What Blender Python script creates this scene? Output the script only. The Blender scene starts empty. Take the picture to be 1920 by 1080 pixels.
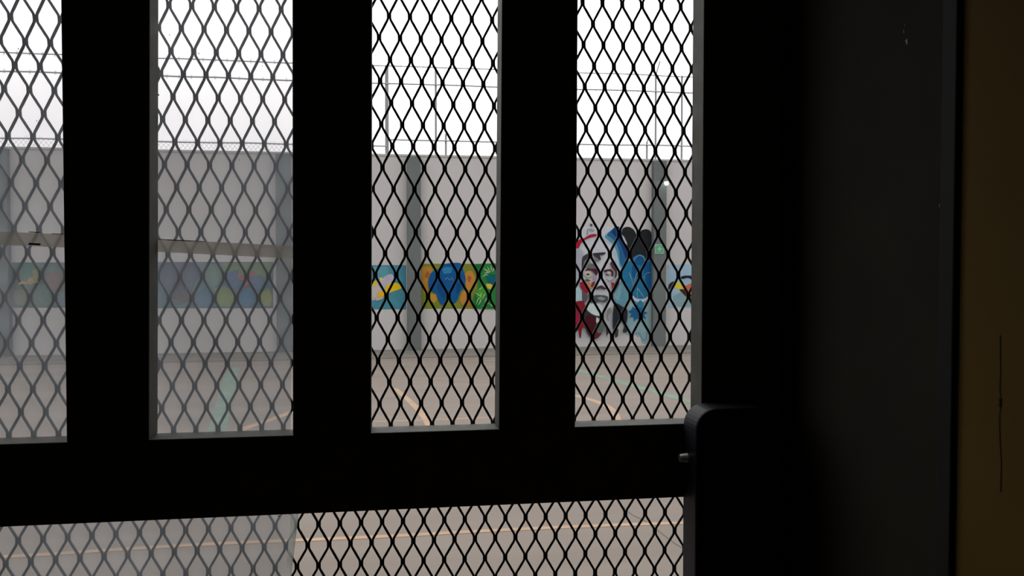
import bpy, bmesh, math, random
from mathutils import Vector
from mathutils.geometry import tessellate_polygon
random.seed(7)
C = bpy.context.scene.collection
# ---------------------------------------------------------------- camera, sky, exposure
cam_d = bpy.data.cameras.new('camera'); cam = bpy.data.objects.new('camera', cam_d); C.objects.link(cam)
cam_d.sensor_width = 36; cam_d.lens = 30; cam_d.clip_start = 0.02
cam.location = (0, 0, 1.5)
cam.rotation_euler = (math.radians(90 - 1.7), 0, math.radians(-8.8))
bpy.context.scene.camera = cam
vs = bpy.context.scene.view_settings
vs.view_transform = 'Standard'; vs.look = 'None'; vs.gamma = 1; vs.use_curve_mapping = False; vs.exposure = 0
w = bpy.data.worlds.new('overcast'); bpy.context.scene.world = w; w.use_nodes = True
nt = w.node_tree; bgn = nt.nodes['Background']
tc = nt.nodes.new('ShaderNodeTexCoord'); sp = nt.nodes.new('ShaderNodeSeparateXYZ'); cr = nt.nodes.new('ShaderNodeValToRGB')
nt.links.new(tc.outputs['Generated'], sp.inputs[0]); nt.links.new(sp.outputs['Z'], cr.inputs['Fac'])
cr.color_ramp.elements[0].position = 0.0; cr.color_ramp.elements[0].color = (.62, .60, .615, 1)
cr.color_ramp.elements[1].position = .45; cr.color_ramp.elements[1].color = (1, 1, 1, 1)
e_ = cr.color_ramp.elements.new(.14); e_.color = (.70, .68, .695, 1)
e_ = cr.color_ramp.elements.new(.26); e_.color = (.92, .91, .92, 1)
nt.links.new(cr.outputs['Color'], bgn.inputs['Color']); bgn.inputs['Strength'].default_value = SKY = 2.3

# ---------------------------------------------------------------- helpers
def s2l(c):
    c = c / 255.0
    return c / 12.92 if c <= .04045 else ((c + .055) / 1.055) ** 2.4
def mat(name, col, rough=.7, metal=0, spec=.3, noise=0, nscale=6, bump=0):
    m = bpy.data.materials.new(name); m.use_nodes = True
    n = m.node_tree; b = n.nodes['Principled BSDF']
    b.inputs['Base Color'].default_value = (*col, 1); b.inputs['Roughness'].default_value = rough
    b.inputs['Metallic'].default_value = metal; b.inputs['Specular IOR Level'].default_value = spec
    if noise or bump:
        t = n.nodes.new('ShaderNodeTexCoord'); x = n.nodes.new('ShaderNodeTexNoise')
        x.inputs['Scale'].default_value = nscale; x.inputs['Detail'].default_value = 8
        n.links.new(t.outputs['Object'], x.inputs['Vector'])
        if noise:
            r = n.nodes.new('ShaderNodeValToRGB')
            r.color_ramp.elements[0].position = .3; r.color_ramp.elements[1].position = .7
            r.color_ramp.elements[0].color = (*[v * (1 - noise) for v in col], 1)
            r.color_ramp.elements[1].color = (*[min(1, v * (1 + noise)) for v in col], 1)
            n.links.new(x.outputs['Fac'], r.inputs['Fac']); n.links.new(r.outputs['Color'], b.inputs['Base Color'])
        if bump:
            k = n.nodes.new('ShaderNodeBump'); k.inputs['Strength'].default_value = bump; k.inputs['Distance'].default_value = .01
            n.links.new(x.outputs['Fac'], k.inputs['Height']); n.links.new(k.outputs['Normal'], b.inputs['Normal'])
    return m
def dirty(name, tr, body, fac, nscale=9, namp=.3):
    """a see-through sheet carrying a film: part lets the view through, part scatters daylight"""
    m = bpy.data.materials.new(name); m.use_nodes = True; n = m.node_tree; n.nodes.clear()
    o = n.nodes.new('ShaderNodeOutputMaterial'); mx = n.nodes.new('ShaderNodeMixShader')
    t = n.nodes.new('ShaderNodeBsdfTransparent'); t.inputs['Color'].default_value = (*tr, 1)
    d = n.nodes.new('ShaderNodeBsdfTranslucent'); d.inputs['Color'].default_value = (*body, 1)
    c = n.nodes.new('ShaderNodeTexCoord'); x = n.nodes.new('ShaderNodeTexNoise'); x.inputs['Scale'].default_value = nscale; x.inputs['Detail'].default_value = 6
    mr = n.nodes.new('ShaderNodeMapRange'); mr.inputs['From Min'].default_value = .3; mr.inputs['From Max'].default_value = .7
    mr.inputs['To Min'].default_value = fac * (1 - namp); mr.inputs['To Max'].default_value = fac * (1 + namp)
    n.links.new(c.outputs['Object'], x.inputs['Vector']); n.links.new(x.outputs['Fac'], mr.inputs['Value'])
    n.links.new(mr.outputs[0], mx.inputs['Fac']); n.links.new(t.outputs[0], mx.inputs[1]); n.links.new(d.outputs[0], mx.inputs[2])
    n.links.new(mx.outputs[0], o.inputs['Surface'])
    return m
def obj(name, bm, m, parent=None, bevel=0, smooth=False):
    me = bpy.data.meshes.new(name); bmesh.ops.recalc_face_normals(bm, faces=bm.faces) if bevel >= 0 else None
    bm.to_mesh(me); bm.free()
    for k in (m if isinstance(m, (list, tuple)) else [m]): me.materials.append(k)
    o = bpy.data.objects.new(name, me); C.objects.link(o)
    if parent: o.parent = parent; o.matrix_parent_inverse = parent.matrix_basis.inverted()
    if bevel > 0:
        b = o.modifiers.new('bevel', 'BEVEL'); b.width = bevel; b.segments = 2; b.limit_method = 'ANGLE'
    if smooth:
        for p in me.polygons: p.use_smooth = True
    return o
def tag(o, label=None, cat=None, group=None, kind=None):
    if label: o['label'] = label
    if cat: o['category'] = cat
    if group: o['group'] = group
    if kind: o['kind'] = kind
    return o
def empty(name, loc=(0, 0, 0)):
    o = bpy.data.objects.new(name, None); C.objects.link(o); o.location = loc; o.empty_display_size = .1
    return o
def hexa(bm, p):
    """eight corners: bottom four counter-clockwise, then top four"""
    v = [bm.verts.new(q) for q in p]
    for f in ((3, 2, 1, 0), (4, 5, 6, 7), (0, 1, 5, 4), (1, 2, 6, 5), (2, 3, 7, 6), (3, 0, 4, 7)): bm.faces.new([v[k] for k in f])
def box(bm, x0, x1, y0, y1, z0, z1):
    hexa(bm, [(x0, y0, z0), (x1, y0, z0), (x1, y1, z0), (x0, y1, z0), (x0, y0, z1), (x1, y0, z1), (x1, y1, z1), (x0, y1, z1)])
def boxo(name, x0, x1, y0, y1, z0, z1, m, parent=None, bevel=0):
    bm = bmesh.new(); box(bm, x0, x1, y0, y1, z0, z1); return obj(name, bm, m, parent, bevel)
def rod(bm, a, b, r, n=6, r2=None):
    a = Vector(a); b = Vector(b); d = (b - a).normalized(); u = d.orthogonal().normalized(); v = d.cross(u); r2 = r if r2 is None else r2
    A = [bm.verts.new(a + (u * math.cos(6.28318 * k / n) + v * math.sin(6.28318 * k / n)) * r) for k in range(n)]
    B = [bm.verts.new(b + (u * math.cos(6.28318 * k / n) + v * math.sin(6.28318 * k / n)) * r2) for k in range(n)]
    for k in range(n): bm.faces.new((A[k], A[(k + 1) % n], B[(k + 1) % n], B[k]))
    bm.faces.new(A[::-1]); bm.faces.new(B)
def smooth_loop(p, n=4):
    out = []; L = len(p)
    for k in range(L):
        a, b, c, d = p[k - 1], p[k], p[(k + 1) % L], p[(k + 2) % L]
        for q in range(n):
            t = q / n
            out.append(tuple(.5 * (2 * b[i] + (c[i] - a[i]) * t + (2 * a[i] - 5 * b[i] + 4 * c[i] - d[i]) * t * t + (3 * b[i] - a[i] - 3 * c[i] + d[i]) * t ** 3) for i in (0, 1)))
    return out
def ribbon(pts, width):
    L = []; R = []
    for k in range(len(pts)):
        a = Vector(pts[max(k - 1, 0)]); b = Vector(pts[min(k + 1, len(pts) - 1)]); d = (b - a).normalized()
        nrm = Vector((-d.y, d.x)) * width / 2; p = Vector(pts[k]); L.append(p + nrm); R.append(p - nrm)
    return L, R
def spline(p, n=6):
    out = []
    for k in range(len(p) - 1):
        a, b, c, d = p[max(k - 1, 0)], p[k], p[k + 1], p[min(k + 2, len(p) - 1)]
        for q in range(n):
            t = q / n
            out.append(tuple(.5 * (2 * b[i] + (c[i] - a[i]) * t + (2 * a[i] - 5 * b[i] + 4 * c[i] - d[i]) * t * t + (3 * b[i] - a[i] - 3 * c[i] + d[i]) * t ** 3) for i in (0, 1)))
    return out + [tuple(p[-1])]
MURALS = {
 'portrait': [
  ((178, 180, 186),'s',[(3.128,2.029),(3.396,2.105),(3.801,2.145),(4.19,2.11),(4.368,1.713),(4.391,0.859),(4.295,0.336),(3.807,0.143),(3.227,0.189),(3.092,0.867)]),
  ((128, 157, 164),'h',[(4.332,0.859),(4.816,0.856),(4.819,0.206),(4.335,0.212)]),
  ((128, 157, 164),'s',[(4.354,0.478),(4.818,0.416),(4.809,0.187),(4.73,0.207),(4.75,0.092),(4.671,0.054),(4.611,0.094),(4.621,0.208),(4.552,0.171),(4.473,0.267),(4.394,0.192),(4.315,0.307)]),
  ((96, 131, 144),'s',[(4.516,0.219),(4.566,0.238),(4.602,0.164),(4.661,0.101),(4.72,0.164),(4.73,0.244),(4.709,0.247),(4.7,0.173),(4.661,0.123),(4.62,0.176),(4.577,0.256),(4.509,0.239)]),
  ((150, 172, 190),'s',[(3.879,1.929),(3.976,2.033),(4.093,2.091),(4.191,1.997),(4.29,1.713),(4.291,1.429),(4.173,1.391),(4.114,1.618),(4.055,1.807),(3.957,1.882)]),
  ((84, 129, 149),'s',[(3.938,1.958),(4.015,2.034),(4.112,2.091),(4.21,1.997),(4.309,1.713),(4.32,1.467),(4.222,1.42),(4.173,1.618),(4.113,1.789),(4.016,1.883)]),
  ((34, 90, 132),'s',[(3.976,1.996),(4.064,2.081),(4.171,2.138),(4.249,2.035),(4.348,1.751),(4.369,1.562),(4.291,1.448),(4.222,1.486),(4.192,1.713),(4.133,1.864),(4.054,1.939)]),
  ((16, 54, 104),'s',[(4.054,2.053),(4.132,2.138),(4.2,2.129),(4.269,1.997),(4.358,1.751),(4.388,1.619),(4.329,1.562),(4.27,1.713),(4.191,1.883),(4.113,1.978)]),
  ((30, 33, 36),'s',[(4.249,2.073),(4.308,2.13),(4.396,2.13),(4.474,2.074),(4.524,1.98),(4.564,1.942),(4.593,2.056),(4.661,2.094),(4.74,2.085),(4.79,2.019),(4.801,1.81),(4.802,1.505),(4.644,1.524),(4.448,1.486),(4.388,1.6),(4.348,1.789),(4.279,1.94)]),
  ((170, 172, 176),'h',[(4.249,1.997),(4.289,1.959),(4.338,1.856),(4.348,1.808),(4.309,1.846),(4.269,1.922)]),
  ((34, 101, 139),'s',[(4.223,1.239),(4.271,1.429),(4.369,1.533),(4.428,1.524),(4.467,1.6),(4.565,1.647),(4.654,1.619),(4.694,1.533),(4.763,1.553),(4.812,1.505),(4.814,1.143),(4.806,0.837),(4.707,0.876),(4.569,0.839),(4.489,0.896),(4.431,0.859),(4.312,1.002)]),
  ((20, 78, 126),'s',[(4.486,1.581),(4.565,1.619),(4.644,1.59),(4.674,1.524),(4.635,1.467),(4.516,1.467)]),
  ((20, 78, 126),'s',[(4.655,1.429),(4.723,1.505),(4.803,1.486),(4.805,0.999),(4.725,1.086),(4.665,1.238)]),
  ((16, 75, 124),'s',[(4.448,1.448),(4.526,1.429),(4.537,1.315),(4.488,1.201),(4.429,1.286)]),
  ((120, 150, 161),'s',[(4.385,1.314),(4.424,1.2),(4.459,1.101),(4.493,1.199),(4.522,1.294),(4.551,1.372),(4.521,1.431),(4.512,1.427),(4.541,1.372),(4.513,1.297),(4.483,1.202),(4.459,1.111),(4.434,1.202),(4.394,1.317)]),
  ((120, 150, 161),'s',[(4.492,1.43),(4.472,1.523),(4.519,1.596),(4.584,1.624),(4.65,1.587),(4.669,1.523),(4.679,1.525),(4.658,1.594),(4.585,1.633),(4.513,1.603),(4.462,1.525),(4.482,1.428)]),
  ((110, 142, 157),'s',[(4.67,1.219),(4.679,1.284),(4.716,1.31),(4.765,1.319),(4.763,1.329),(4.712,1.319),(4.671,1.288),(4.661,1.22)]),
  ((120, 150, 161),'s',[(4.534,1.045),(4.593,0.959),(4.653,0.883),(4.661,0.889),(4.602,0.965),(4.543,1.051)]),
  ((120, 150, 161),'s',[(4.534,1.039),(4.524,0.944),(4.534,0.867),(4.543,0.868),(4.533,0.944),(4.542,1.038)]),
  ((88, 133, 149),'s',[(4.097,0.937),(4.155,1.05),(4.223,1.164),(4.292,1.163),(4.371,1.049),(4.411,0.935),(4.382,0.802),(4.333,0.717),(4.235,0.727),(4.137,0.794)]),
  ((110, 148, 157),'s',[(4.107,0.937),(4.165,1.041),(4.223,1.126),(4.234,1.002),(4.195,0.841),(4.136,0.841)]),
  ((172, 184, 194),'s',[(4.442,0.901),(4.476,0.829),(4.577,0.786),(4.689,0.817),(4.753,0.897),(4.739,0.911),(4.665,0.859),(4.58,0.853),(4.504,0.868),(4.458,0.911)]),
  ((22, 86, 132),'s',[(4.373,0.631),(4.431,0.668),(4.451,0.725),(4.49,0.687),(4.539,0.763),(4.579,0.686),(4.648,0.705),(4.648,0.638),(4.718,0.608),(4.659,0.571),(4.699,0.494),(4.619,0.533),(4.59,0.447),(4.54,0.515),(4.472,0.458),(4.471,0.534),(4.393,0.535),(4.432,0.592)]),
  ((40, 110, 142),'s',[(4.529,0.782),(4.588,0.838),(4.648,0.781),(4.638,0.686),(4.559,0.696)]),
  ((150, 22, 44),'s',[(3.387,1.655),(3.416,1.843),(3.473,1.909),(3.55,1.928),(3.666,1.994),(3.773,2.004),(3.773,1.966),(3.676,1.947),(3.57,1.9),(3.503,1.843),(3.455,1.749)]),
  ((60, 62, 76),'s',[(3.666,2.192),(3.695,2.182),(3.714,2.154),(3.685,2.135),(3.666,2.154)]),
  ((110, 110, 126),'s',[(3.611,2.06),(3.612,2.023),(3.602,1.996),(3.614,1.992),(3.624,2.021),(3.624,2.06)]),
  ((100, 100, 120),'s',[(3.619,2.072),(3.662,2.082),(3.668,2.044),(3.695,2.091),(3.701,2.044),(3.739,2.074),(3.728,2.084),(3.708,2.057),(3.695,2.105),(3.664,2.057),(3.67,2.094),(3.616,2.085)]),
  ((150, 152, 164),'s',[(3.224,1.636),(3.435,1.749),(3.532,1.674),(3.513,1.335),(3.476,1.053),(3.322,0.866),(3.206,1.054)]),
  ((58, 54, 62),'s',[(3.522,1.58),(3.561,1.627),(3.638,1.665),(3.686,1.656),(3.687,1.58),(3.609,1.561),(3.561,1.524),(3.542,1.439),(3.523,1.354),(3.513,1.467)]),
  ((120, 118, 124),'s',[(3.561,1.524),(3.648,1.552),(3.687,1.486),(3.629,1.429),(3.561,1.401)]),
  ((92, 94, 94),'s',[(3.619,1.458),(3.706,1.486),(3.774,1.439),(3.813,1.373),(3.726,1.382),(3.639,1.401)]),
  ((50, 50, 52),'s',[(3.715,1.665),(3.803,1.675),(3.929,1.684),(3.948,1.665),(3.9,1.637),(3.842,1.627),(3.861,1.571),(3.842,1.543),(3.783,1.58),(3.735,1.618)]),
  ((110, 106, 108),'s',[(3.725,1.618),(3.803,1.58),(3.832,1.524),(3.764,1.524)]),
  ((72, 28, 46),'s',[(3.571,1.354),(3.619,1.401),(3.687,1.392),(3.765,1.392),(3.813,1.363),(3.804,1.316),(3.775,1.269),(3.746,1.307),(3.687,1.363),(3.62,1.364)]),
  ((170, 166, 150),'s',[(3.697,1.297),(3.688,1.269),(3.663,1.249),(3.63,1.241),(3.596,1.249),(3.571,1.269),(3.562,1.298),(3.571,1.326),(3.595,1.347),(3.629,1.354),(3.663,1.347),(3.688,1.326)]),
  ((66, 66, 66),'s',[(3.657,1.293),(3.653,1.283),(3.641,1.277),(3.625,1.274),(3.608,1.277),(3.596,1.284),(3.592,1.293),(3.596,1.302),(3.608,1.309),(3.625,1.312),(3.641,1.309),(3.653,1.302)]),
  ((98, 74, 54),'s',[(3.562,1.204),(3.62,1.213),(3.678,1.184),(3.63,1.166),(3.581,1.175)]),
  ((172, 118, 88),'s',[(3.591,1.156),(3.668,1.147),(3.736,1.156),(3.756,1.109),(3.708,1.043),(3.659,1.052),(3.62,1.1)]),
  ((96, 42, 44),'s',[(3.707,1.156),(3.756,1.175),(3.746,1.118),(3.698,1.052),(3.678,1.09)]),
  ((148, 132, 156),'s',[(3.726,1.279),(3.784,1.26),(3.794,1.203),(3.756,1.156),(3.726,1.203)]),
  ((64, 40, 48),'s',[(3.91,1.363),(3.978,1.382),(4.047,1.382),(4.086,1.335),(4.086,1.268),(4.057,1.259),(4.047,1.325),(3.998,1.354),(3.93,1.325)]),
  ((98, 60, 70),'s',[(3.93,1.316),(3.979,1.297),(4.018,1.268),(3.959,1.269)]),
  ((172, 170, 156),'s',[(4.043,1.32),(4.038,1.31),(4.025,1.302),(4.008,1.3),(3.99,1.302),(3.978,1.31),(3.973,1.321),(3.977,1.331),(3.99,1.339),(4.008,1.341),(4.025,1.338),(4.038,1.331)]),
  ((74, 46, 54),'s',[(4.027,1.486),(4.066,1.524),(4.105,1.467),(4.144,1.391),(4.154,1.278),(4.106,1.221),(4.115,1.334),(4.066,1.401)]),
  ((132, 128, 128),'s',[(3.94,1.231),(4.018,1.183),(4.096,1.221),(4.077,1.164),(3.989,1.164)]),
  ((138, 28, 50),'s',[(4.047,1.155),(4.096,1.145),(4.126,1.098),(4.097,1.012),(4.058,1.041)]),
  ((60, 38, 34),'s',[(4.125,1.164),(4.174,1.24),(4.194,1.164),(4.145,1.05),(4.087,0.965),(4.067,1.013)]),
  ((142, 20, 42),'s',[(3.475,1.147),(3.533,1.157),(3.591,1.081),(3.64,1.015),(3.611,0.958),(3.553,0.987),(3.504,1.053)]),
  ((82, 74, 84),'s',[(3.514,0.996),(3.582,0.968),(3.621,0.902),(3.582,0.807),(3.524,0.77),(3.505,0.865)]),
  ((44, 44, 50),'s',[(3.64,0.977),(3.708,0.948),(3.737,0.882),(3.728,0.806),(3.669,0.807),(3.64,0.883)]),
  ((150, 178, 184),'s',[(3.341,1.054),(3.437,1.082),(3.505,1.006),(3.514,0.893),(3.505,0.817),(3.36,0.818)]),
  ((64, 44, 56),'s',[(3.766,1.042),(3.804,1.08),(3.872,1.099),(3.931,1.061),(3.97,1.041),(3.911,1.023),(3.843,1.042),(3.785,1.023)]),
  ((70, 76, 76),'s',[(3.727,0.901),(3.766,0.929),(3.863,0.928),(3.941,0.919),(3.99,0.89),(3.98,0.824),(3.912,0.796),(3.844,0.825),(3.786,0.797),(3.737,0.825)]),
  ((126, 130, 130),'s',[(3.786,0.882),(3.863,0.9),(3.941,0.871),(3.902,0.834),(3.825,0.844)]),
  ((176, 186, 188),'s',[(3.592,0.751),(3.689,0.778),(3.844,0.768),(3.903,0.673),(3.864,0.569),(3.748,0.57),(3.641,0.618)]),
  ((116, 26, 32),'s',[(3.226,0.829),(3.399,0.818),(3.534,0.827),(3.573,0.732),(3.592,0.628),(3.573,0.486),(3.554,0.373),(3.516,0.336),(3.497,0.185),(3.468,0.185),(3.448,0.318),(3.4,0.337),(3.265,0.263)]),
  ((140, 24, 52),'s',[(3.409,0.677),(3.486,0.638),(3.506,0.449),(3.448,0.412),(3.4,0.45)]),
  ((44, 44, 42),'s',[(3.544,0.694),(3.602,0.666),(3.689,0.599),(3.787,0.56),(3.864,0.559),(3.884,0.474),(3.826,0.427),(3.816,0.313),(3.846,0.237),(3.749,0.163),(3.671,0.183),(3.593,0.297),(3.554,0.487)]),
  ((64, 18, 26),'s',[(3.593,0.562),(3.728,0.561),(3.767,0.484),(3.748,0.352),(3.739,0.239),(3.671,0.183),(3.603,0.297),(3.574,0.43)]),
  ((88, 34, 42),'s',[(3.739,0.239),(3.826,0.275),(3.875,0.256),(3.817,0.181),(3.759,0.153),(3.71,0.182)]),
  ((84, 92, 88),'s',[(3.787,0.427),(3.865,0.483),(3.943,0.426),(3.904,0.293),(3.846,0.256),(3.787,0.276)]),
  ((178, 178, 172),'s',[(3.777,0.541),(3.826,0.512),(3.826,0.465),(3.777,0.428),(3.767,0.484)]),
  ((116, 118, 114),'s',[(3.971,0.653),(4.029,0.709),(4.04,0.633),(3.991,0.558),(4.001,0.463),(3.962,0.52)]),
  ((42, 44, 38),'s',[(3.943,0.426),(3.982,0.368),(4.021,0.282),(3.982,0.235),(3.963,0.179),(3.953,0.274)]),
  ((34, 36, 44),'s',[(4.088,0.728),(4.117,0.785),(4.176,0.765),(4.254,0.717),(4.333,0.678),(4.343,0.555),(4.314,0.422),(4.236,0.461),(4.177,0.442),(4.119,0.31),(4.08,0.31),(4.069,0.481)]),
  ((32, 36, 34),'s',[(4.166,0.746),(4.254,0.708),(4.323,0.688),(4.294,0.593),(4.196,0.651)]),
  ((48, 46, 46),'s',[(4.255,0.441),(4.324,0.403),(4.354,0.326),(4.315,0.26),(4.256,0.27),(4.275,0.365)]),
  ((52, 52, 46),'s',[(4.119,0.386),(4.178,0.309),(4.168,0.195),(4.119,0.167),(4.099,0.253)]),
 ],
 'bird': [
  ((112, 120, 42),'h',[(0.689,1.482),(3.244,1.481),(3.245,0.687),(0.687,0.709)]),
  ((168, 120, 48),'s',[(0.712,1.413),(0.83,1.431),(0.894,1.386),(0.848,1.248),(0.82,1.065),(0.792,0.955),(0.729,1.02),(0.702,1.203)]),
  ((176, 128, 52),'s',[(0.847,0.973),(0.939,0.955),(0.975,0.862),(0.92,0.808),(0.847,0.863)]),
  ((174, 120, 50),'s',[(1.473,1.339),(1.566,1.357),(1.621,1.246),(1.602,1.08),(1.51,1.025),(1.454,1.155),(1.445,1.265)]),
  ((172, 116, 50),'s',[(1.436,1.016),(1.528,0.97),(1.565,0.859),(1.491,0.748),(1.398,0.786),(1.361,0.878)]),
  ((150, 96, 40),'s',[(1.583,0.766),(1.491,0.748),(1.435,0.786),(1.528,0.84)]),
  ((150, 86, 42),'s',[(0.793,1.358),(0.848,1.322),(0.811,1.23),(0.766,1.267)]),
  ((150, 86, 42),'s',[(1.51,1.284),(1.566,1.246),(1.538,1.154),(1.491,1.21)]),
  ((16, 78, 132),'s',[(1.059,1.459),(1.142,1.486),(1.362,1.496),(1.409,1.413),(1.445,1.302),(1.464,1.21),(1.445,1.081),(1.38,1.007),(1.343,0.915),(1.297,0.823),(1.232,0.796),(1.177,0.861),(1.122,0.788),(1.039,0.779),(0.984,0.881),(0.957,0.964),(0.884,1.001),(0.829,1.065),(0.82,1.193),(0.857,1.303),(0.912,1.358),(0.995,1.395)]),
  ((10, 62, 115),'s',[(1.307,1.155),(1.399,1.155),(1.362,1.007),(1.306,0.952)]),
  ((14, 67, 117),'s',[(1.013,1.248),(1.067,1.156),(1.141,1.018),(1.205,0.953),(1.159,0.88),(1.048,0.917),(0.975,1.065)]),
  ((44, 112, 154),'s',[(1.05,1.395),(1.141,1.431),(1.233,1.413),(1.215,1.321),(1.086,1.303)]),
  ((96, 135, 159),'s',[(1.117,1.206),(1.149,1.233),(1.187,1.196),(1.223,1.233),(1.237,1.19),(1.247,1.194),(1.225,1.244),(1.187,1.207),(1.151,1.244),(1.11,1.215)]),
  ((36, 112, 52),'h',[(1.612,1.468),(1.752,1.486),(3.244,1.486),(3.245,0.687),(1.602,0.701),(1.565,0.822),(1.621,0.951),(1.677,1.061),(1.677,1.246),(1.621,1.357)]),
  ((14, 98, 50),'s',[(1.631,1.468),(1.752,1.477),(1.761,1.357),(1.696,1.283),(1.64,1.357)]),
  ((60, 140, 40),'s',[(1.658,1.015),(1.751,1.098),(1.826,1.005),(1.788,0.876),(1.676,0.821)]),
  ((12, 86, 97),'s',[(1.826,1.264),(1.891,1.301),(1.994,1.282),(2.087,1.208),(2.05,1.115),(1.919,1.116),(1.844,1.172)]),
  ((188, 170, 60),'s',[(1.816,1.135),(1.891,1.134),(1.956,1.097),(1.919,1.032),(1.844,1.051)]),
  ((18, 104, 40),'s',[(1.621,0.914),(1.695,0.858),(1.714,0.728),(1.639,0.719)]),
  ((148, 176, 132),'s',[(1.769,1.402),(1.821,1.358),(1.872,1.337),(1.873,1.34),(1.831,1.374),(1.771,1.405)]),
  ((148, 176, 132),'s',[(1.789,1.318),(1.847,1.32),(1.91,1.346),(1.909,1.349),(1.842,1.338),(1.788,1.322)]),
  ((148, 176, 132),'s',[(1.752,1.245),(1.81,1.283),(1.853,1.281),(1.854,1.285),(1.804,1.301),(1.75,1.247)]),
  ((148, 176, 132),'s',[(1.843,1.43),(1.855,1.38),(1.89,1.346),(1.893,1.349),(1.871,1.389),(1.846,1.431)]),
  ((148, 176, 132),'s',[(1.899,1.449),(1.901,1.391),(1.927,1.347),(1.93,1.348),(1.919,1.396),(1.902,1.45)]),
  ((148, 176, 132),'s',[(1.964,1.431),(1.938,1.387),(1.936,1.338),(1.94,1.338),(1.956,1.382),(1.968,1.43)]),
  ((148, 176, 132),'s',[(1.687,1.032),(1.729,1.045),(1.753,1.088),(1.75,1.09),(1.717,1.059),(1.685,1.035)]),
  ((148, 176, 132),'s',[(1.62,0.986),(1.671,0.943),(1.731,0.911),(1.733,0.915),(1.682,0.958),(1.622,0.989)]),
  ((148, 176, 132),'s',[(1.731,0.987),(1.714,0.934),(1.703,0.877),(1.706,0.876),(1.732,0.929),(1.734,0.987)]),
  ((148, 176, 132),'s',[(1.753,0.875),(1.786,0.926),(1.817,0.957),(1.815,0.96),(1.772,0.937),(1.749,0.877)]),
  ((148, 176, 132),'s',[(1.678,0.764),(1.722,0.816),(1.734,0.875),(1.731,0.877),(1.705,0.825),(1.675,0.766)]),
  ((148, 176, 132),'s',[(1.79,0.819),(1.832,0.869),(1.873,0.901),(1.871,0.904),(1.819,0.882),(1.787,0.821)]),
  ((148, 176, 132),'s',[(1.761,0.744),(1.82,0.765),(1.873,0.799),(1.871,0.803),(1.812,0.782),(1.759,0.748)]),
  ((148, 176, 132),'s',[(1.843,0.948),(1.873,0.907),(1.898,0.856),(1.902,0.857),(1.889,0.917),(1.846,0.951)]),
  ((148, 176, 132),'s',[(1.693,0.896),(1.659,0.852),(1.647,0.785),(1.65,0.783),(1.676,0.845),(1.697,0.894)]),
  ((148, 176, 132),'s',[(1.88,0.781),(1.915,0.746),(1.965,0.743),(1.966,0.746),(1.923,0.763),(1.883,0.784)]),
  ((148, 176, 132),'s',[(1.993,0.984),(2.043,0.942),(2.095,0.873),(2.098,0.875),(2.057,0.954),(1.995,0.987)]),
  ((148, 176, 132),'s',[(2.18,1.383),(2.249,1.313),(2.292,1.244),(2.296,1.245),(2.264,1.325),(2.183,1.386)]),
  ((148, 176, 132),'s',[(2.415,1.15),(2.465,1.054),(2.509,0.945),(2.513,0.946),(2.482,1.062),(2.418,1.152)]),
  ((148, 176, 132),'s',[(2.67,1.289),(2.72,1.193),(2.765,1.056),(2.769,1.057),(2.738,1.2),(2.673,1.291)]),
 ],
 'goldfish': [
  ((66, 125, 142),'h',[(-1.415,1.46),(0.444,1.459),(0.441,0.702),(-1.421,0.717)]),
  ((84, 137, 151),'s',[(-0.11,1.432),(0.124,1.432),(0.159,1.287),(0.015,1.214),(-0.092,1.269)]),
  ((166, 160, 176),'s',[(-0.2,1.16),(-0.093,1.196),(-0.003,1.196),(0.087,1.269),(0.195,1.305),(0.24,1.232),(0.203,1.141),(0.104,1.068),(0.032,0.996),(-0.022,0.905),(-0.094,0.861),(-0.202,0.888)]),
  ((176, 168, 160),'s',[(-0.165,1.124),(-0.057,1.142),(-0.004,1.069),(-0.058,0.924),(-0.139,0.888)]),
  ((200, 172, 44),'s',[(-0.138,1.124),(-0.093,1.178),(-0.057,1.205),(-0.039,1.133),(-0.084,1.097)]),
  ((206, 182, 70),'s',[(-0.012,1.242),(0.033,1.25),(0.042,1.205),(0.006,1.187)]),
  ((206, 174, 28),'s',[(0.086,1.005),(0.095,1.087),(0.149,1.141),(0.231,1.159),(0.312,1.14),(0.384,1.085),(0.32,1.04),(0.23,1.013),(0.158,0.986)]),
  ((206, 160, 24),'s',[(-0.04,0.978),(0.014,1.014),(0.068,0.987),(0.059,0.932),(-0.004,0.914),(-0.04,0.933)]),
  ((180, 160, 150),'s',[(-0.085,0.888),(-0.004,0.914),(0.085,0.923),(0.013,0.869),(-0.059,0.851)]),
  ((200, 170, 60),'s',[(-0.997,1.253),(-0.732,1.325),(-0.556,1.162),(-0.734,1.027),(-0.963,1.073)]),
 ],
 'flower': [
  ((86, 111, 120),'h',[(-3.64,1.513),(-1.762,1.513),(-1.768,0.738),(-3.649,0.753)]),
  ((74, 82, 97),'s',[(-3.558,1.461),(-3.308,1.504),(-2.989,1.487),(-2.924,1.329),(-3.044,1.083),(-3.147,0.855),(-3.315,0.821),(-3.413,0.997),(-3.528,1.172)]),
  ((86, 82, 88),'s',[(-3.414,0.979),(-3.229,1.031),(-3.045,1.012),(-3.13,0.855),(-3.315,0.803)]),
  ((104, 100, 80),'s',[(-3.146,0.995),(-3.028,1.03),(-3.046,0.889),(-3.13,0.907)]),
  ((75, 107, 127),'s',[(-3.011,0.977),(-2.85,1.082),(-2.725,0.94),(-2.794,0.764),(-2.98,0.801)]),
  ((96, 121, 109),'s',[(-2.855,1.487),(-2.618,1.469),(-2.586,1.257),(-2.706,1.081),(-2.84,1.223)]),
  ((115, 129, 88),'s',[(-2.706,1.081),(-2.468,1.116),(-2.351,0.938),(-2.472,0.761),(-2.692,0.781)]),
  ((104, 121, 95),'h',[(-2.567,1.505),(-1.762,1.505),(-1.764,1.255),(-2.569,1.257)]),
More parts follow.
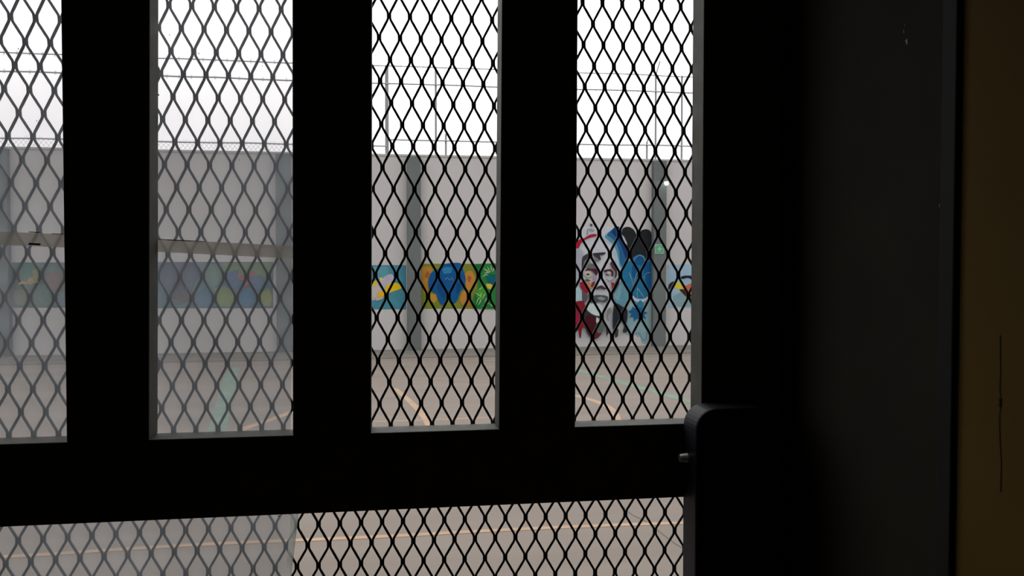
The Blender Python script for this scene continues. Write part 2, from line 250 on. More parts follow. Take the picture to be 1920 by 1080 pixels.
  ((79, 100, 127),'s',[(-2.551,1.328),(-2.329,1.381),(-2.28,1.168),(-2.384,1.027),(-2.52,1.098)]),
  ((72, 107, 134),'s',[(-2.333,1.009),(-2.195,1.079),(-2.076,0.989),(-2.095,0.812),(-2.25,0.76),(-2.317,0.849)]),
  ((83, 100, 124),'s',[(-2.142,1.256),(-1.953,1.291),(-1.886,1.113),(-2.007,1.025),(-2.127,1.079)]),
  ((126, 132, 80),'s',[(-1.973,0.989),(-1.834,1.077),(-1.775,0.934),(-1.802,0.774),(-1.94,0.775)]),
  ((140, 89, 95),'s',[(-2.214,1.235),(-2.234,1.215),(-2.272,1.21),(-2.312,1.223),(-2.34,1.249),(-2.344,1.278),(-2.324,1.298),(-2.287,1.303),(-2.247,1.29),(-2.219,1.264)]),
  ((140, 89, 95),'s',[(-2.046,1.339),(-2.044,1.31),(-2.063,1.281),(-2.096,1.263),(-2.13,1.262),(-2.152,1.28),(-2.154,1.308),(-2.135,1.337),(-2.102,1.356),(-2.068,1.356)]),
  ((140, 89, 95),'s',[(-2.143,1.159),(-2.153,1.127),(-2.179,1.108),(-2.211,1.108),(-2.237,1.128),(-2.246,1.159),(-2.236,1.19),(-2.21,1.209),(-2.178,1.209),(-2.153,1.19)]),
  ((133, 85, 91),'s',[(-2.117,1.265),(-2.125,1.244),(-2.147,1.231),(-2.173,1.231),(-2.194,1.244),(-2.202,1.265),(-2.194,1.286),(-2.172,1.299),(-2.146,1.299),(-2.125,1.286)]),
  ((101, 82, 84),'s',[(-3.352,1.259),(-3.184,1.294),(-3.143,1.206),(-3.278,1.154)]),
 ],
 'garden': [
  ((91, 111, 104),'h',[(-5.849,1.504),(-3.69,1.504),(-3.699,0.762),(-5.861,0.78)]),
  ((75, 111, 99),'s',[(-5.826,1.487),(-5.493,1.496),(-5.431,1.393),(-5.529,1.231),(-5.703,1.266),(-5.813,1.334)]),
  ((122, 125, 88),'s',[(-5.511,1.385),(-5.415,1.402),(-5.401,1.248),(-5.482,1.197)]),
  ((83, 93, 98),'s',[(-5.414,1.436),(-5.319,1.402),(-5.306,1.179),(-5.387,1.136)]),
  ((115, 100, 96),'s',[(-5.304,1.316),(-5.143,1.35),(-5.048,1.264),(-5.019,1.092),(-5.132,1.041),(-5.26,1.093)]),
  ((96, 111, 120),'s',[(-5.228,1.041),(-5.036,1.023),(-5.007,0.799),(-5.2,0.8)]),
  ((115, 121, 98),'s',[(-5.786,1.053),(-5.627,1.077),(-5.55,0.923),(-5.647,0.804),(-5.773,0.839)]),
  ((104, 118, 88),'s',[(-4.707,1.435),(-4.301,1.392),(-4.058,1.087),(-4.39,0.829),(-4.794,1.004)]),
 ],
 'toucan': [
  ((142, 168, 186),'h',[(5.1,1.467),(6.802,1.466),(6.809,0.678),(5.105,0.691)]),
  ((120, 148, 154),'s',[(5.203,0.892),(5.343,0.968),(5.484,0.852),(5.586,0.707),(5.205,0.71)]),
  ((44, 40, 48),'s',[(5.113,1.036),(5.122,1.103),(5.172,1.151),(5.222,1.16),(5.212,1.093),(5.163,1.045),(5.123,1.007)]),
  ((196, 176, 54),'s',[(5.233,1.045),(5.252,1.112),(5.302,1.15),(5.362,1.121),(5.403,1.064),(5.373,1.025),(5.303,1.026)]),
  ((190, 90, 60),'s',[(5.383,1.064),(5.453,1.092),(5.563,1.13),(5.785,1.101),(5.765,0.966),(5.584,0.947),(5.463,0.986)]),
  ((58, 34, 30),'s',[(5.323,1.016),(5.413,1.016),(5.483,0.967),(5.584,0.918),(5.766,0.889),(5.747,0.696),(5.606,0.697),(5.504,0.832),(5.403,0.929)]),
  ((150, 100, 40),'s',[(5.524,0.89),(5.645,0.889),(5.666,0.793),(5.565,0.803)]),
  ((28, 28, 34),'s',[(5.341,1.237),(5.401,1.265),(5.552,1.265),(5.784,1.235),(5.764,1.139),(5.583,1.178),(5.482,1.227),(5.382,1.208)]),
 ],
}
GROUND = {
 'curve_a': ([(0.156,10.253),(0.207,9.989),(0.303,9.348),(0.38,8.72),(0.43,8.142),(0.441,7.715),(0.424,7.267),(0.357,6.699)],0.07),
 'curve_b': ([(1.973,9.551),(2.086,9.494),(2.179,9.36),(2.247,9.159),(2.312,8.893),(2.339,8.579),(2.305,8.233),(2.236,7.891),(2.138,7.529),(2.016,7.18)],0.085),
 'green_b': ([(2.687,12.233),(2.73,11.596),(2.958,10.472),(3.115,9.751),(3.323,8.772),(3.41,8.348)],0.14),
 'green_a': ([(-2.051,12.581),(-1.976,11.864),(-1.664,9.508),(-1.455,7.984),(-1.37,7.369)],0.16),
 'orange_a': ([(-1.27,7.76),(-1.19,8.019),(-1.047,8.343),(-0.891,8.759),(-0.789,9.097)],0.09),
 'line_c': ([(-0.082,8.111),(0.232,8.117),(0.536,8.126),(1.081,8.17),(1.483,8.21)],0.035),
 'line_far': ([(-0.797,11.626),(-0.092,11.355),(0.718,10.868),(1.393,10.519),(1.788,10.27)],0.05),
 'line_wall': ([(-0.183,13.018),(1.503,12.898),(2.974,12.815),(4.877,12.818)],0.12),
 'line_near': ([(-2.072,4.659),(-1.781,4.654),(-1.365,4.68),(-0.922,4.697),(-0.429,4.691),(0.082,4.685),(0.685,4.696),(1.309,4.688),(1.702,4.668),(2.099,4.647)],0.05),
 'crack': ([(1.471,5.04),(1.477,4.871),(1.523,4.705),(1.536,4.507),(1.555,4.305),(1.582,4.216)],0.004),
}
# ---------------------------------------------------------------- materials
M_frame = mat('dark_door_paint', (.085, .085, .070), spec=.2, rough=.6, noise=.15, nscale=30)
M_mesh = mat('black_mesh_steel', (.05, .05, .055), rough=.6)
M_lock = mat('lock_case_paint', (.016, .018, .024), rough=.5, spec=.15)
M_bolt = mat('bolt_steel', (.8, .8, .78), rough=.45, metal=.6)
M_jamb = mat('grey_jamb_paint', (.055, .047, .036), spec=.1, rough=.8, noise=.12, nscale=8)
M_edge = mat('jamb_edge_black', (.02, .02, .018), rough=.7)
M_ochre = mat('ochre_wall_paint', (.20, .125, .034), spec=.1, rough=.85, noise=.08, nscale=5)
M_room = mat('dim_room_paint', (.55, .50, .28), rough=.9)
M_roomfloor = mat('dim_room_floor', (.32, .30, .20), rough=.7)
M_crack = mat('dark_wall_crack', (.03, .02, .012), rough=1)  # even dark brown of the crack in the ochre wall
M_chip = mat('bare_chip', (.5, .55, .52), rough=.4)
M_conc = mat('white_yard_wall', (.312, .298, .292), rough=.9, noise=.05, nscale=.7)
M_pil = mat('grey_green_pilaster', (.086, .096, .095), spec=.1, rough=.9, noise=.06, nscale=1.5)
M_cop = mat('wall_coping', (.27, .27, .26), rough=.9)
M_apron = mat('dark_apron_concrete', (.112, .101, .086), rough=.95, noise=.12, nscale=3)
M_steel = mat('galvanised_steel', (.16, .17, .18), rough=.5, metal=.3)
M_wire = mat('thin_grey_wire', (.25, .25, .27), rough=.5, metal=.3)
M_glass = dirty('dirty_glass', (.65, .645, .64), (.36, .385, .42), .23)
M_gedge = dirty('glass_edge_putty', (.40, .41, .40), (.36, .38, .36), .55, nscale=30)
M_tape = dirty('yellowed_tape', (.70, .68, .62), (.235, .215, .19), .80, nscale=12, namp=.08)
M_rust = mat('brown_stain', (.16, .06, .02), rough=.8)
M_flake = dirty('pale_flake', (.5, .48, .44), (.75, .66, .56), .7)
M_scr = dirty('scratch_haze', (.85, .85, .85), (.6, .6, .6), .22)
# yard floor: sun-bleached concrete with soft bands
M_yard = mat('yard_concrete', (.172, .150, .132), rough=.9)
n = M_yard.node_tree; b = n.nodes['Principled BSDF']
t = n.nodes.new('ShaderNodeTexCoord'); mp = n.nodes.new('ShaderNodeMapping'); mp.inputs['Scale'].default_value = (.35, 1.6, 1)
x1 = n.nodes.new('ShaderNodeTexNoise'); x1.inputs['Scale'].default_value = 1.3; x1.inputs['Detail'].default_value = 9; x1.inputs['Roughness'].default_value = .6
r = n.nodes.new('ShaderNodeValToRGB'); r.color_ramp.elements[0].position = .3; r.color_ramp.elements[1].position = .7
r.color_ramp.elements[0].color = (.128, .108, .092, 1); r.color_ramp.elements[1].color = (.160, .134, .115, 1)
n.links.new(t.outputs['Object'], mp.inputs[0]); n.links.new(mp.outputs[0], x1.inputs['Vector']); n.links.new(x1.outputs['Fac'], r.inputs['Fac']); n.links.new(r.outputs['Color'], b.inputs['Base Color'])

# ---------------------------------------------------------------- the setting
def struct(o, label=None): return tag(o, label, kind='structure')
yard = struct(boxo('floor', -40, 40, 1.06, 45, -.2, 0, M_yard), 'grey concrete yard floor with painted court lines')
struct(boxo('floor_room', -2.2, .9, -3.0, 1.06, -.2, 0, M_roomfloor), 'dark floor of the dim room')
struct(boxo('ceiling', -2.4, 1.1, -3.2, 1.06, 2.5, 2.7, M_room), 'dark ceiling of the dim room')
struct(boxo('wall_back', -2.4, 1.1, -3.2, -3.0, 0, 2.5, M_room), 'back wall of the dim room')
struct(boxo('wall_left', -2.4, -2.2, -3.0, 1.06, 0, 2.5, M_room), 'left wall of the dim room')
bm = bmesh.new(); box(bm, -8, -.575, .70, 1.06, 0, 2.5) ; box(bm, -.575, .523, .70, 1.06, 2.085, 2.5); box(bm, .523, 8, .72, 1.06, 0, 2.5); box(bm, -8, 8, .70, 1.06, 2.5, 3.4)
struct(obj('wall_front', bm, M_room), 'thick wall that holds the metal door')
wr = empty('wall_right', (.6, -1, 0)); struct(wr, 'ochre yellow painted wall right of the doorway')
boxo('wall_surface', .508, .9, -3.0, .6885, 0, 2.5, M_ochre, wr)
bm = bmesh.new(); L, R = ribbon([(.6356, 1.44), (.6345, 1.408), (.6349, 1.395), (.6332, 1.384), (.6350, 1.372), (.6338, 1.352), (.6318, 1.335), (.632, 1.31)], .0009)
for k in range(len(L) - 1): bm.faces.new([bm.verts.new((.5076, q[0], q[1])) for q in (L[k], L[k + 1], R[k + 1], R[k])])
bm.faces.new([bm.verts.new((.5076, .634 + .003 * math.cos(a) * (1 if i % 2 else .4), 1.384 + .006 * math.sin(a) * (1 if i % 2 else .4))) for i, a in enumerate([k * .7854 for k in range(8)])])
obj('crack', bm, M_crack, wr)
jm = empty('trim_1', (.51, .85, 0)); struct(jm, 'grey painted door jamb lining')
boxo('jamb_panel', .505, .523, .709, 1.055, 0, 2.085, M_jamb, jm, .001)
bm = bmesh.new()
for (y, z, ww, hh) in ((.7637, 1.7137, .0022, .0062), (.7690, 1.7250, .0008, .0045), (.7675, 1.7305, .0006, .002), (.7660, 1.7150, .0015, .0015), (.7115, 1.552, .0008, .004)):
    bm.faces.new([bm.verts.new((.5046, y + ww / 2 * c, z + hh / 2 * s)) for c, s in ((1, .3), (.5, 1), (-.3, .8), (-1, -.4), (-.2, -1), (.7, -.7))])
obj('paint_chip', bm, M_chip, jm)
struct(boxo('trim_2', .503, .523, .6885, .7090, 0, 2.085, M_edge, None, .0015), 'black strip along the front edge of the door jamb')
struct(boxo('trim_3', -.575, -.560, .70, 1.055, 0, 2.085, M_jamb), 'grey jamb lining on the hinge side')
struct(boxo('trim_4', -.560, .505, .70, 1.055, 2.070, 2.085, M_jamb), 'grey jamb lining over the door')

# ---------------------------------------------------------------- the metal door
F, K = 1.0, 1.038
door = empty('door_1', (-.04, 1.02, 0)); tag(door, 'dark metal door with three tall mesh slots above a wide rail', kind='structure')
def bar(name, l0, l1, r0, r1, z0=1.302, z1=1.985):
    """upright tube: left and right edges given at z=1.30 and z=1.80"""
    g = lambda a, b, z: a + (b - a) * (z - 1.3) / .5
    bm = bmesh.new()
    hexa(bm, [(g(l0, l1, z0), F, z0), (g(r0, r1, z0), F, z0), (g(r0, r1, z0), K, z0), (g(l0, l1, z0), K, z0), (g(l0, l1, z1), F, z1), (g(r0, r1, z1), F, z1), (g(r0, r1, z1), K, z1), (g(l0, l1, z1), K, z1)])
    return obj(name, bm, M_frame, door, .0012)
boxo('side_stile', -.558, -.480, F, K, .01, 2.068, M_frame, door, .0012)
boxo('side_stile', .3912, .4945, F, K, .01, 2.068, M_frame, door, .0012)
boxo('top_rail', -.480, .3912, F, K, 1.985, 2.068, M_frame, door, .0012)
boxo('lock_rail', -.480, .3912, F, K, 1.2108, 1.302, M_frame, door, .0012)
boxo('bottom_rail', -.480, .3912, F, K, .01, .12, M_frame, door, .0012)
boxo('kick_panel', -.480, .3912, F + .012, K - .012, .12, .75, M_frame, door)
bar('mullion', -.3425, -.3412, -.2560, -.2493)
bar('mullion', -.0995, -.0963, -.0108, -.0075)
bar('mullion', .1390, .1428, .2320, .2341)
boxo('door_stop', .4945, .505, 1.012, 1.05, .01, 2.068, M_edge, door)

# expanded steel mesh: every strand is a zigzag that bonds with its neighbour
COEF = {
 'pane4': (0, 'q', [0.250755607, 0.0127479, 0.000636715, 1.257e-06, 3.8764e-05, -1.56e-06], [1.823522952, 4.8787e-05, -0.025883682, -5.366e-06, -1.7327e-05, 1.29e-07], (.222, .402), (1.292, 1.995)),
 'pane3': (1, 'q', [-0.000219465, 0.012498985, 0.000471615, 4.242e-06, 1.4024e-05, -2.29e-07], [1.796702841, 1.3621e-05, -0.026073852, -7.292e-06, 2.3503e-05, -1.198e-06], (-.022, .152), (1.292, 1.995)),
 'pane2': (1, 'q', [-0.252544545, 0.0126243, 0.000901179, -5.208e-06, -1.265e-05, -4.2e-08], [1.79813281, 3.7367e-05, -0.026445461, -6.248e-06, 2.3739e-05, -4.7e-08], (-.268, -.086), (1.292, 1.995)),
 'pane1': (0, 'p', [-0.410484348, 0.013245426, 0.00198709, 0, -5.7908e-05, 5.3e-08], [1.777089428, -0.000172976, -0.02726152, 0, 0.000111272, -3.422e-06], (-.492, -.331), (1.292, 1.995)),
 'lower': (0, 'l', [-0.411728068, 0.013408544, -0.000241317, -2.3419e-05, 2.188e-06, 2.43e-07], [1.180908915, 0.000404343, -0.025565972, -1.349e-05, 1.6093e-05, 1.05e-07], (-.492, .402), (.742, 1.222)),
}
S_PTS = [(0, 0), (.09, .0), (.15, .025), (.22, .10), (.34, .275), (.5, .5), (.66, .725), (.78, .90), (.85, .975), (.91, 1)]
def strand_mesh(key):
    par, kind, cx, cz, (xa, xb), (za, zb) = COEF[key]
    def f(c, i, j):
        if kind == 'q':
            jj = max(j, -1.0); base = c[0] + c[1] * i + c[2] * jj + c[3] * i * jj + c[4] * jj * jj + c[5] * jj ** 3
            return base + (j - jj) * (c[2] + c[3] * i - 2 * c[4] + 3 * c[5])
        if kind == 'p':
            jj = max(j, -1.0); base = c[0] + c[1] * i + c[2] * jj + c[4] * jj * jj + c[5] * jj ** 3
            return base + (j - jj) * (c[2] - 2 * c[4] + 3 * c[5])
        jj = min(j, 4.0); base = c[0] + c[1] * i + c[2] * jj + c[3] * i * i + c[4] * i * jj + c[5] * i ** 3
        return base + (j - jj) * (c[2] + c[4] * i)
    bm = bmesh.new(); HW = .00138; OFF = .00130
    for c in range(-14, 74 if kind == 'l' else 26):
        prev = None
        for j in range(-12, 26):
            at_c = (c + j) % 2 == par
            for t, s in S_PTS:
                u = s if at_c else 1 - s
                v = j + t
                X = f(cx, c + u, v) + (OFF if at_c else -OFF) * (1 - 2 * s) * 1.0; Z = f(cz, c + u, v)
                if not (xa < X < xb and za < Z < zb): prev = None; continue
                sl = 1.0 if .3 <= t <= .7 else (.5 if .15 < t < .85 else 0)
                hw = HW * (1.03 + .16 * sl); yo = .0006 * (1 if at_c else -1) * (1 - 2 * s)
                ring = [bm.verts.new((X + sx * hw, 1.0460 + yo + sy * .0008, Z)) for sx, sy in ((-1, -1), (1, -1), (1, 1), (-1, 1))]
                if prev:
                    for k in range(4): bm.faces.new((prev[k], prev[(k + 1) % 4], ring[(k + 1) % 4], ring[k]))
                else: bm.faces.new(ring)
                prev = ring
    return bm
for key, lab in (('pane1', 'mesh panel behind the leftmost slot, seen through dirty glass'), ('pane2', 'mesh panel behind the second slot, seen through dirty glass'),
                 ('pane3', None), ('pane4', None), ('lower', None)):
    o = obj('mesh_panel', strand_mesh(key), M_mesh, door)
    if lab: o['label'] = lab
# dirty glass behind the frame, only over the left half
bm = bmesh.new()
hexa(bm, [(-.492, 1.0395, .76), (-.138, 1.0395, .76), (-.138, 1.0435, .76), (-.492, 1.0435, .76), (-.492, 1.0395, 1.99), (-.0935, 1.0395, 1.99), (-.0935, 1.0435, 1.99), (-.492, 1.0435, 1.99)])
bm.free(); bm = bmesh.new()
zs = [(.745, -.150), (1.125, -.1130), (1.2005, -.1075), (1.99, -.0935)]
for y in (1.0395,):
    L = [bm.verts.new((-.492, y, z)) for z, x in zs]; R = [bm.verts.new((x, y, z)) for z, x in zs]
    for k in range(3): bm.faces.new((L[k], R[k], R[k + 1], L[k + 1]))
gl = obj('glass_pane', bm, M_glass, door); gl['label'] = 'hazy dirty glass sheet with a bare right edge'
bm = bmesh.new()
e0 = [(.745, -.150, -.144), (1.125, -.1130, -.1068), (1.2005, -.1070, -.0975), (1.25, -.104, -.094)]
for y in (1.0390, 1.0440):
    A = [bm.verts.new((a, y, z)) for z, a, b_ in e0]; B = [bm.verts.new((b_, y, z)) for z, a, b_ in e0]
    if y < 1.04: A0, B0 = A, B
for k in range(3):
    bm.faces.new((A0[k], B0[k], B0[k + 1], A0[k + 1])); bm.faces.new((B0[k], B[k], B[k + 1], B0[k + 1]))
obj('edge_strip', bm, M_gedge, gl)
bm = bmesh.new()
v = [(-.1005, 1.2115), (-.0860, 1.2115), (-.0905, 1.2080), (-.0950, 1.2050), (-.0985, 1.2010), (-.1005, 1.2035)]
a = [bm.verts.new((x, 1.034, z)) for x, z in v]; c_ = [bm.verts.new((x, 1.0388, z)) for x, z in v]
bm.faces.new(a); bm.faces.new(c_[::-1])
for k in range(6): bm.faces.new((a[k], a[(k + 1) % 6], c_[(k + 1) % 6], c_[k]))
obj('glass_clip', bm, M_frame, gl)
bm = bmesh.new()
random.seed(3)
for (x, z, dx, dz) in ((-.2235, 1.484, .001, -.030), (-.2222, 1.468, -.002, -.016), (-.2440, 1.464, .012, -.012), (-.2400, 1.458, .014, -.006), (-.2300, 1.472, .008, -.016), (-.2170, 1.476, -.006, -.02), (-.2520, 1.476, .006, -.014), (-.3900, 1.470, .010, -.004), (-.2100, 1.455, -.012, -.004)):
    L, R = ribbon([(x, z), (x + dx * .5 + .0004, z + dz * .5), (x + dx, z + dz)], .0006)
    for k in range(2): bm.faces.new([bm.verts.new((q[0], 1.0391, q[1])) for q in (L[k], L[k + 1], R[k + 1], R[k])])
obj('scratch', bm, M_scr, gl, bevel=-1)
bm = bmesh.new()
for (x, z, r_) in ((-.251, 1.693, .0011), (-.206, 1.742, .0007), (-.1205, 1.198, .0010), (-.15, 1.71, .0006), (-.135, 1.73, .0005), (-.238, 1.762, .0006), (-.162, 1.62, .0006), (-.382, 1.66, .0006), (-.40, 1.74, .0007)):
    bm.faces.new([bm.verts.new((x + r_ * math.cos(k), 1.0390, z + r_ * math.sin(k))) for k in range(6)])
obj('dirt_speck', bm, M_rust, gl, bevel=-1)
# lock case
prof = [(.3676, .96), (.3676, 1.3025)]
for k in range(1, 9):
    a = math.radians(180 - 90 * k / 8); prof.append((.3676 + .025 + .025 * math.cos(a), 1.3025 + .025 * math.sin(a)))
prof += [(.446, 1.3275), (.450, 1.3235), (.450, .96)]
bm = bmesh.new(); A = [bm.verts.new((x, .955, z)) for x, z in prof]; B = [bm.verts.new((x, .9995, z)) for x, z in prof]
bm.faces.new(A); bm.faces.new(B[::-1])
for k in range(len(prof)): bm.faces.new((A[k], A[(k + 1) % len(prof)], B[(k + 1) % len(prof)], B[k]))
lk = obj('lock_case', bm, M_lock, door, .003); lk['label'] = 'dark lock box with rounded top corner'
bm = bmesh.new(); rod(bm, (.3690, .985, 1.2632), (.3575, .985, 1.2632), .0062, 12, .0046)
obj('latch_knob', bm, M_bolt, lk, .001)

# tape stretched across the glass
bm = bmesh.new()
tp = [(-.490, 1.5378, 1.5225), (-.422, 1.5350, 1.5200), (-.354, 1.5322, 1.5172), (-.258, 1.5272, 1.5128), (-.180, 1.5236, 1.5088), (-.094, 1.5195, 1.5045)]
A = [bm.verts.new((x, 1.0390, a_)) for x, a_, b_ in tp]; B = [bm.verts.new((x, 1.0390, b_)) for x, a_, b_ in tp]
for k in range(5): bm.faces.new((A[k], A[k + 1], B[k + 1], B[k]))
ta = empty('adhesive_tape', (-.29, 1.039, 1.52)); tag(ta, 'yellowed clear tape stretched across the dirty glass behind two door slots', 'tape')
obj('tape_strip', bm, M_tape, ta)
bm = bmesh.new()
for (x0, z0, x1_, z1_, h) in ((-.3925, 1.5213, -.3800, 1.5207, .0022), (-.392, 1.5348, -.380, 1.5340, .0009), (-.368, 1.5330, -.350, 1.5322, .0007), (-.259, 1.5274, -.202, 1.5247, .0007), (-.243, 1.5264, -.216, 1.5252, .0010)):
    bm = bmesh.new(); bm.faces.new([bm.verts.new((x, 1.0386, z)) for x, z in ((x0, z0 - h / 2), (x1_, z1_ - h / 2), (x1_, z1_ + h / 2), (x0, z0 + h / 2))])
    obj('tape_stain', bm, M_rust, ta, bevel=-1)['label'] = 'brown grime along the tape edge'
bm = bmesh.new()
fl = [(-.4045, 1.4765), (-.4000, 1.4795), (-.3950, 1.4785), (-.3925, 1.4830), (-.3890, 1.4835), (-.3875, 1.4800), (-.3825, 1.4792), (-.3835, 1.4770), (-.3880, 1.4768), (-.3900, 1.4745), (-.3935, 1.4762), (-.3990, 1.4758), (-.4030, 1.4750)]
A = [bm.verts.new((x, 1.0382, z)) for x, z in fl]; B = [bm.verts.new((x, 1.0389, z)) for x, z in fl]
bm.faces.new(A); bm.faces.new(B[::-1])
for k in range(len(fl)): bm.faces.new((A[k], A[(k + 1) % len(fl)], B[(k + 1) % len(fl)], B[k]))
tag(obj('sticker_scrap', bm, M_flake), 'torn pale sticker scrap on the glass of the leftmost slot', 'sticker')

# ---------------------------------------------------------------- the far wall of the yard
D = 14.70; TOP = 3.31
struct(boxo('wall_yard', -16, 18, D, D + .2, 0, TOP, M_conc), 'white painted yard wall below the fence')
struct(boxo('trim_5', -16, 18, 13.45, D, 0, .012, M_apron), 'darker concrete apron along the foot of the yard wall')
for k, x in enumerate((-14.6, -10.25, -5.93, -1.58, .575, 4.912, 9.24, 13.57)):
    struct(boxo('trim_%d' % (6 + k), x - .117, x + .117, D - .13, D, .012, TOP - .005, M_pil, None, .004), 'grey green pilaster on the white yard wall')
struct(boxo('trim_14', -16, 18, D - .012, D + .212, TOP, TOP + .035, M_cop), 'thin concrete coping on the yard wall')

E_WALL = 1.42
pm = {}
def paint(c):
    if c not in pm:
        pm[c] = mat('mural_paint', tuple(min(.85, s2l(v) / E_WALL) for v in c), rough=.9, spec=.1, noise=.08, nscale=9)
    return pm[c]
LAB = {
 'portrait': 'tall mural of a pale bearded face with a blue hood and black shapes',
 'bird': 'painted panel of a blue bird on ochre and green leaves',
 'goldfish': 'sky blue painted panel with yellow and lilac shapes',
 'flower': 'painted panel with dark blue forms and a red flower, behind the dirty glass',
 'garden': 'dull green painted panel behind the leftmost slot',
 'toucan': 'pale blue painted panel with a dark bird with yellow and orange',
}
for key, shapes in MURALS.items():
    bm = bmesh.new(); ms = []
    for idx, (col, kind, pts) in enumerate(shapes):
        m = paint(col)
        if m not in ms: ms.append(m)
        y = D - .002 - .0009 * idx
        loop = smooth_loop(pts) if kind == 's' and len(pts) > 5 else pts
        a = sum(loop[k][0] * loop[(k + 1) % len(loop)][1] - loop[(k + 1) % len(loop)][0] * loop[k][1] for k in range(len(loop)))
        if a < 0: loop = loop[::-1]
        vv = [bm.verts.new((x, y, z)) for x, z in loop]
        for t in tessellate_polygon([[Vector((x, 0, z)) for x, z in loop]]):
            p3 = [vv[q] for q in t]
            ar = (p3[1].co.x - p3[0].co.x) * (p3[2].co.z - p3[0].co.z) - (p3[2].co.x - p3[0].co.x) * (p3[1].co.z - p3[0].co.z)
            if abs(ar) < 1e-9: continue
            fc = bm.faces.new(p3 if ar > 0 else p3[::-1]); fc.material_index = ms.index(m)
    tag(obj('wall_mural', bm, ms, bevel=-1), LAB[key], 'mural', 'murals painted on the yard wall')

# safety sign on the pilaster
sg = empty('safety_sign', (4.90, D - .14, 1.74)); tag(sg, 'small square green safety sign with pale symbol on the pilaster', 'sign')
M_g = mat('sign_green', (.035, .20, .09), rough=.5); M_w = mat('sign_white', (.20, .30, .235), rough=.6)
boxo('sign_plate', 4.817, 4.985, D - .136, D - .1305, 1.660, 1.825, M_w, sg)
boxo('green_field', 4.828, 4.974, D - .1375, D - .136, 1.673, 1.812, M_g, sg)
bm = bmesh.new(); zc = 1.7425; xc = 4.901
box(bm, xc - .011, xc + .011, D - .139, D - .1375, zc - .045, zc + .045); box(bm, xc - .045, xc + .045, D - .1392, D - .1375, zc - .011, zc + .011)
for sx in (-1, 1):
    for sz in (-1, 1):
        box(bm, xc + sx * .052 - .006, xc + sx * .052 + .006, D - .1388, D - .1375, zc + sz * .052 - .006, zc + sz * .052 + .006)
        box(bm, xc + sx * .030 - .004, xc + sx * .030 + .004, D - .1388, D - .1375, zc + sz * .03 - .004, zc + sz * .03 + .004)
obj('pictogram', bm, M_w, sg)
# wall lamp at the pilaster edge
lp = empty('wall_lamp', (4.99, D - .2, 2.93)); tag(lp, 'small lit wall lamp at the top of the right pilaster', 'lamp')
bm = bmesh.new(); box(bm, 4.955, 5.025, D - .16, D - .1305, 2.92, 3.03); box(bm, 4.965, 5.015, D - .235, D - .16, 2.965, 3.0)
obj('bracket', bm, M_frame, lp, .004)
bm = bmesh.new(); rod(bm, (4.99, D - .225, 2.985), (4.99, D - .225, 2.925), .035, 12, .075)
obj('lamp_shade', bm, M_frame, lp)
M_e = bpy.data.materials.new('lamp_glow'); M_e.use_nodes = True; nn = M_e.node_tree; nn.nodes.clear()
oo = nn.nodes.new('ShaderNodeOutputMaterial'); ee = nn.nodes.new('ShaderNodeEmission'); ee.inputs['Color'].default_value = (.93, 1, .97, 1); ee.inputs['Strength'].default_value = 14; nn.links.new(ee.outputs[0], oo.inputs['Surface'])
bm = bmesh.new(); bmesh.ops.create_uvsphere(bm, u_segments=14, v_segments=10, radius=.037)
for v in bm.verts: v.co = Vector((4.99 + v.co.x, D - .225 + v.co.y, 2.898 + v.co.z * 1.05))
obj('bulb', bm, M_e, lp, smooth=True)

# ---------------------------------------------------------------- fence on the wall
fen = empty('wall_fence', (1, D + .1, TOP + .035)); tag(fen, 'thin barbed wire fence with chain link strip on top of the yard wall', 'fence')
YF = D + .1; ZB = TOP + .035
for (x, zt, r_) in ((-12.1, 4.84, .017), (-8.2, 4.84, .017), (-6.9, 4.84, .017), (.13, 4.84, .032), (.964, 4.84, .018), (1.136, 3.72, .017), (4.736, 3.66, .017), (4.896, 4.87, .018), (5.385, 4.86, .018), (8.8, 4.86, .018), (9.3, 4.86, .032), (12.7, 4.86, .018)):
    bm = bmesh.new(); rod(bm, (x, YF, ZB), (x, YF, zt), r_, 8)
    if x == 4.896: rod(bm, (x, YF, zt - .01), (4.972, YF, 5.10), .011, 6)
    if x == 4.736: rod(bm, (x, YF, zt - .01), (4.775, YF, 3.75), .011, 6)
    obj('fence_post', bm, M_steel, fen)
for (xa, xb, z0, r_) in ((-15.5, 17.5, 4.842, .010), (-15.5, 17.5, 4.552, .013), (.13, 17.5, 3.597, .013), (-15.5, .13, 3.488, .013)):
    bm = bmesh.new(); n_ = int((xb - xa) / .55); px = None
    for k in range(n_ + 1):
        x = xa + (xb - xa) * k / n_; p = (x, YF - .03, z0 + random.uniform(-.008, .008))
        if px: rod(bm, px, p, r_, 5)
        px = p
    if z0 > 4:
        x = xa + .1
        while x < xb:
            for s in (-1, 1): rod(bm, (x - .012, YF - .03, z0 - s * .035), (x + .012, YF - .03, z0 + s * .035), .003, 4)
            x += .19
    obj('barbed_wire' if z0 > 4 else 'top_wire', bm, M_wire, fen)
bm = bmesh.new()
pit = .075
for (xa, xb, zt) in ((-8.0, .10, 3.488), (.16, 9.5, 3.597)):
    hgt = zt - ZB; x = xa
    while x < xb:
        for s in (-1, 1):
            x2 = x + s * hgt * .85
            yy = YF - .018 + .004 * s
            bm.faces.new([bm.verts.new(q) for q in ((x - .0026, yy, ZB), (x + .0026, yy, ZB), (x2 + .0026, yy, zt), (x2 - .0026, yy, zt))])
            rod(bm, (x2, yy, zt - .004), (x2 + s * .012, yy - .005, zt + random.uniform(.015, .05)), .002, 3)
        x += pit
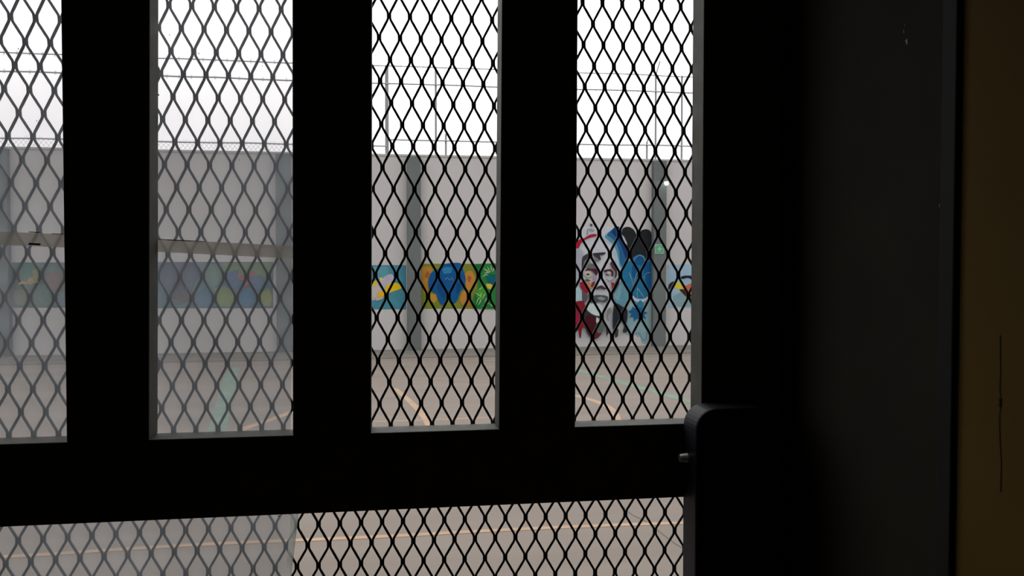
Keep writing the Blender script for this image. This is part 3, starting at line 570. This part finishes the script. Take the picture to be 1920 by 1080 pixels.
ch = obj('chain_link', bm, M_wire, fen, bevel=-1)

# ---------------------------------------------------------------- painted court lines and the crack
M_or = mat('worn_orange_line', (.27, .185, .125), rough=.85, noise=.10, nscale=4)
M_or2 = mat('faded_orange_line', (.175, .135, .110), rough=.9, noise=.10, nscale=3)
M_gr = mat('worn_green_line', (.110, .160, .125), rough=.85, noise=.14, nscale=4)
M_ck = mat('floor_crack', (.105, .09, .08), rough=1)
GL = {
 'curve_a': (M_or, 'court_line', 'orange curved court line seen through the third slot'),
 'curve_b': (M_or, 'court_line', 'orange curved court line seen through the fourth slot'),
 'green_b': (M_gr, 'court_line', 'long slanting green court line seen through the fourth slot'),
 'green_a': (M_gr, 'court_line', 'faded green court line seen through the second slot'),
 'orange_a': (M_or, 'court_line', 'short orange court line at the lower right of the second slot'),
 'line_c': (M_or, 'court_line', 'thin pale orange court line crossing at the bottom of the third slot'),
 'line_far': (M_or2, 'court_line', 'faint thin orange court line halfway to the yard wall'),
 'line_wall': (M_or2, 'court_line', 'faint broad court line nearest the yard wall'),
 'line_near': (M_or, 'court_line', 'long straight orange court line nearest the door, below the rail'),
 'crack': (M_ck, 'floor_crack', 'thin dark crack in the yard concrete below the lock box'),
}
for idx, (key, (pts, wd)) in enumerate(GROUND.items()):
    m, nm, lab = GL[key]; L, R = ribbon(spline(pts), wd); zt = .0008 + .0002 * idx; bm = bmesh.new()
    A = [bm.verts.new((p.x, p.y, zt)) for p in L]; B = [bm.verts.new((p.x, p.y, zt)) for p in R]
    A2 = [bm.verts.new((p.x, p.y, .0002)) for p in L]; B2 = [bm.verts.new((p.x, p.y, .0002)) for p in R]
    for k in range(len(A) - 1):
        bm.faces.new((A[k], B[k], B[k + 1], A[k + 1])); bm.faces.new((A[k], A[k + 1], A2[k + 1], A2[k])); bm.faces.new((B[k], B2[k], B2[k + 1], B[k + 1]))
    tag(obj(nm, bm, m, bevel=-1), lab, 'line' if nm == 'court_line' else 'crack', 'painted court lines on the yard floor' if nm == 'court_line' else None)
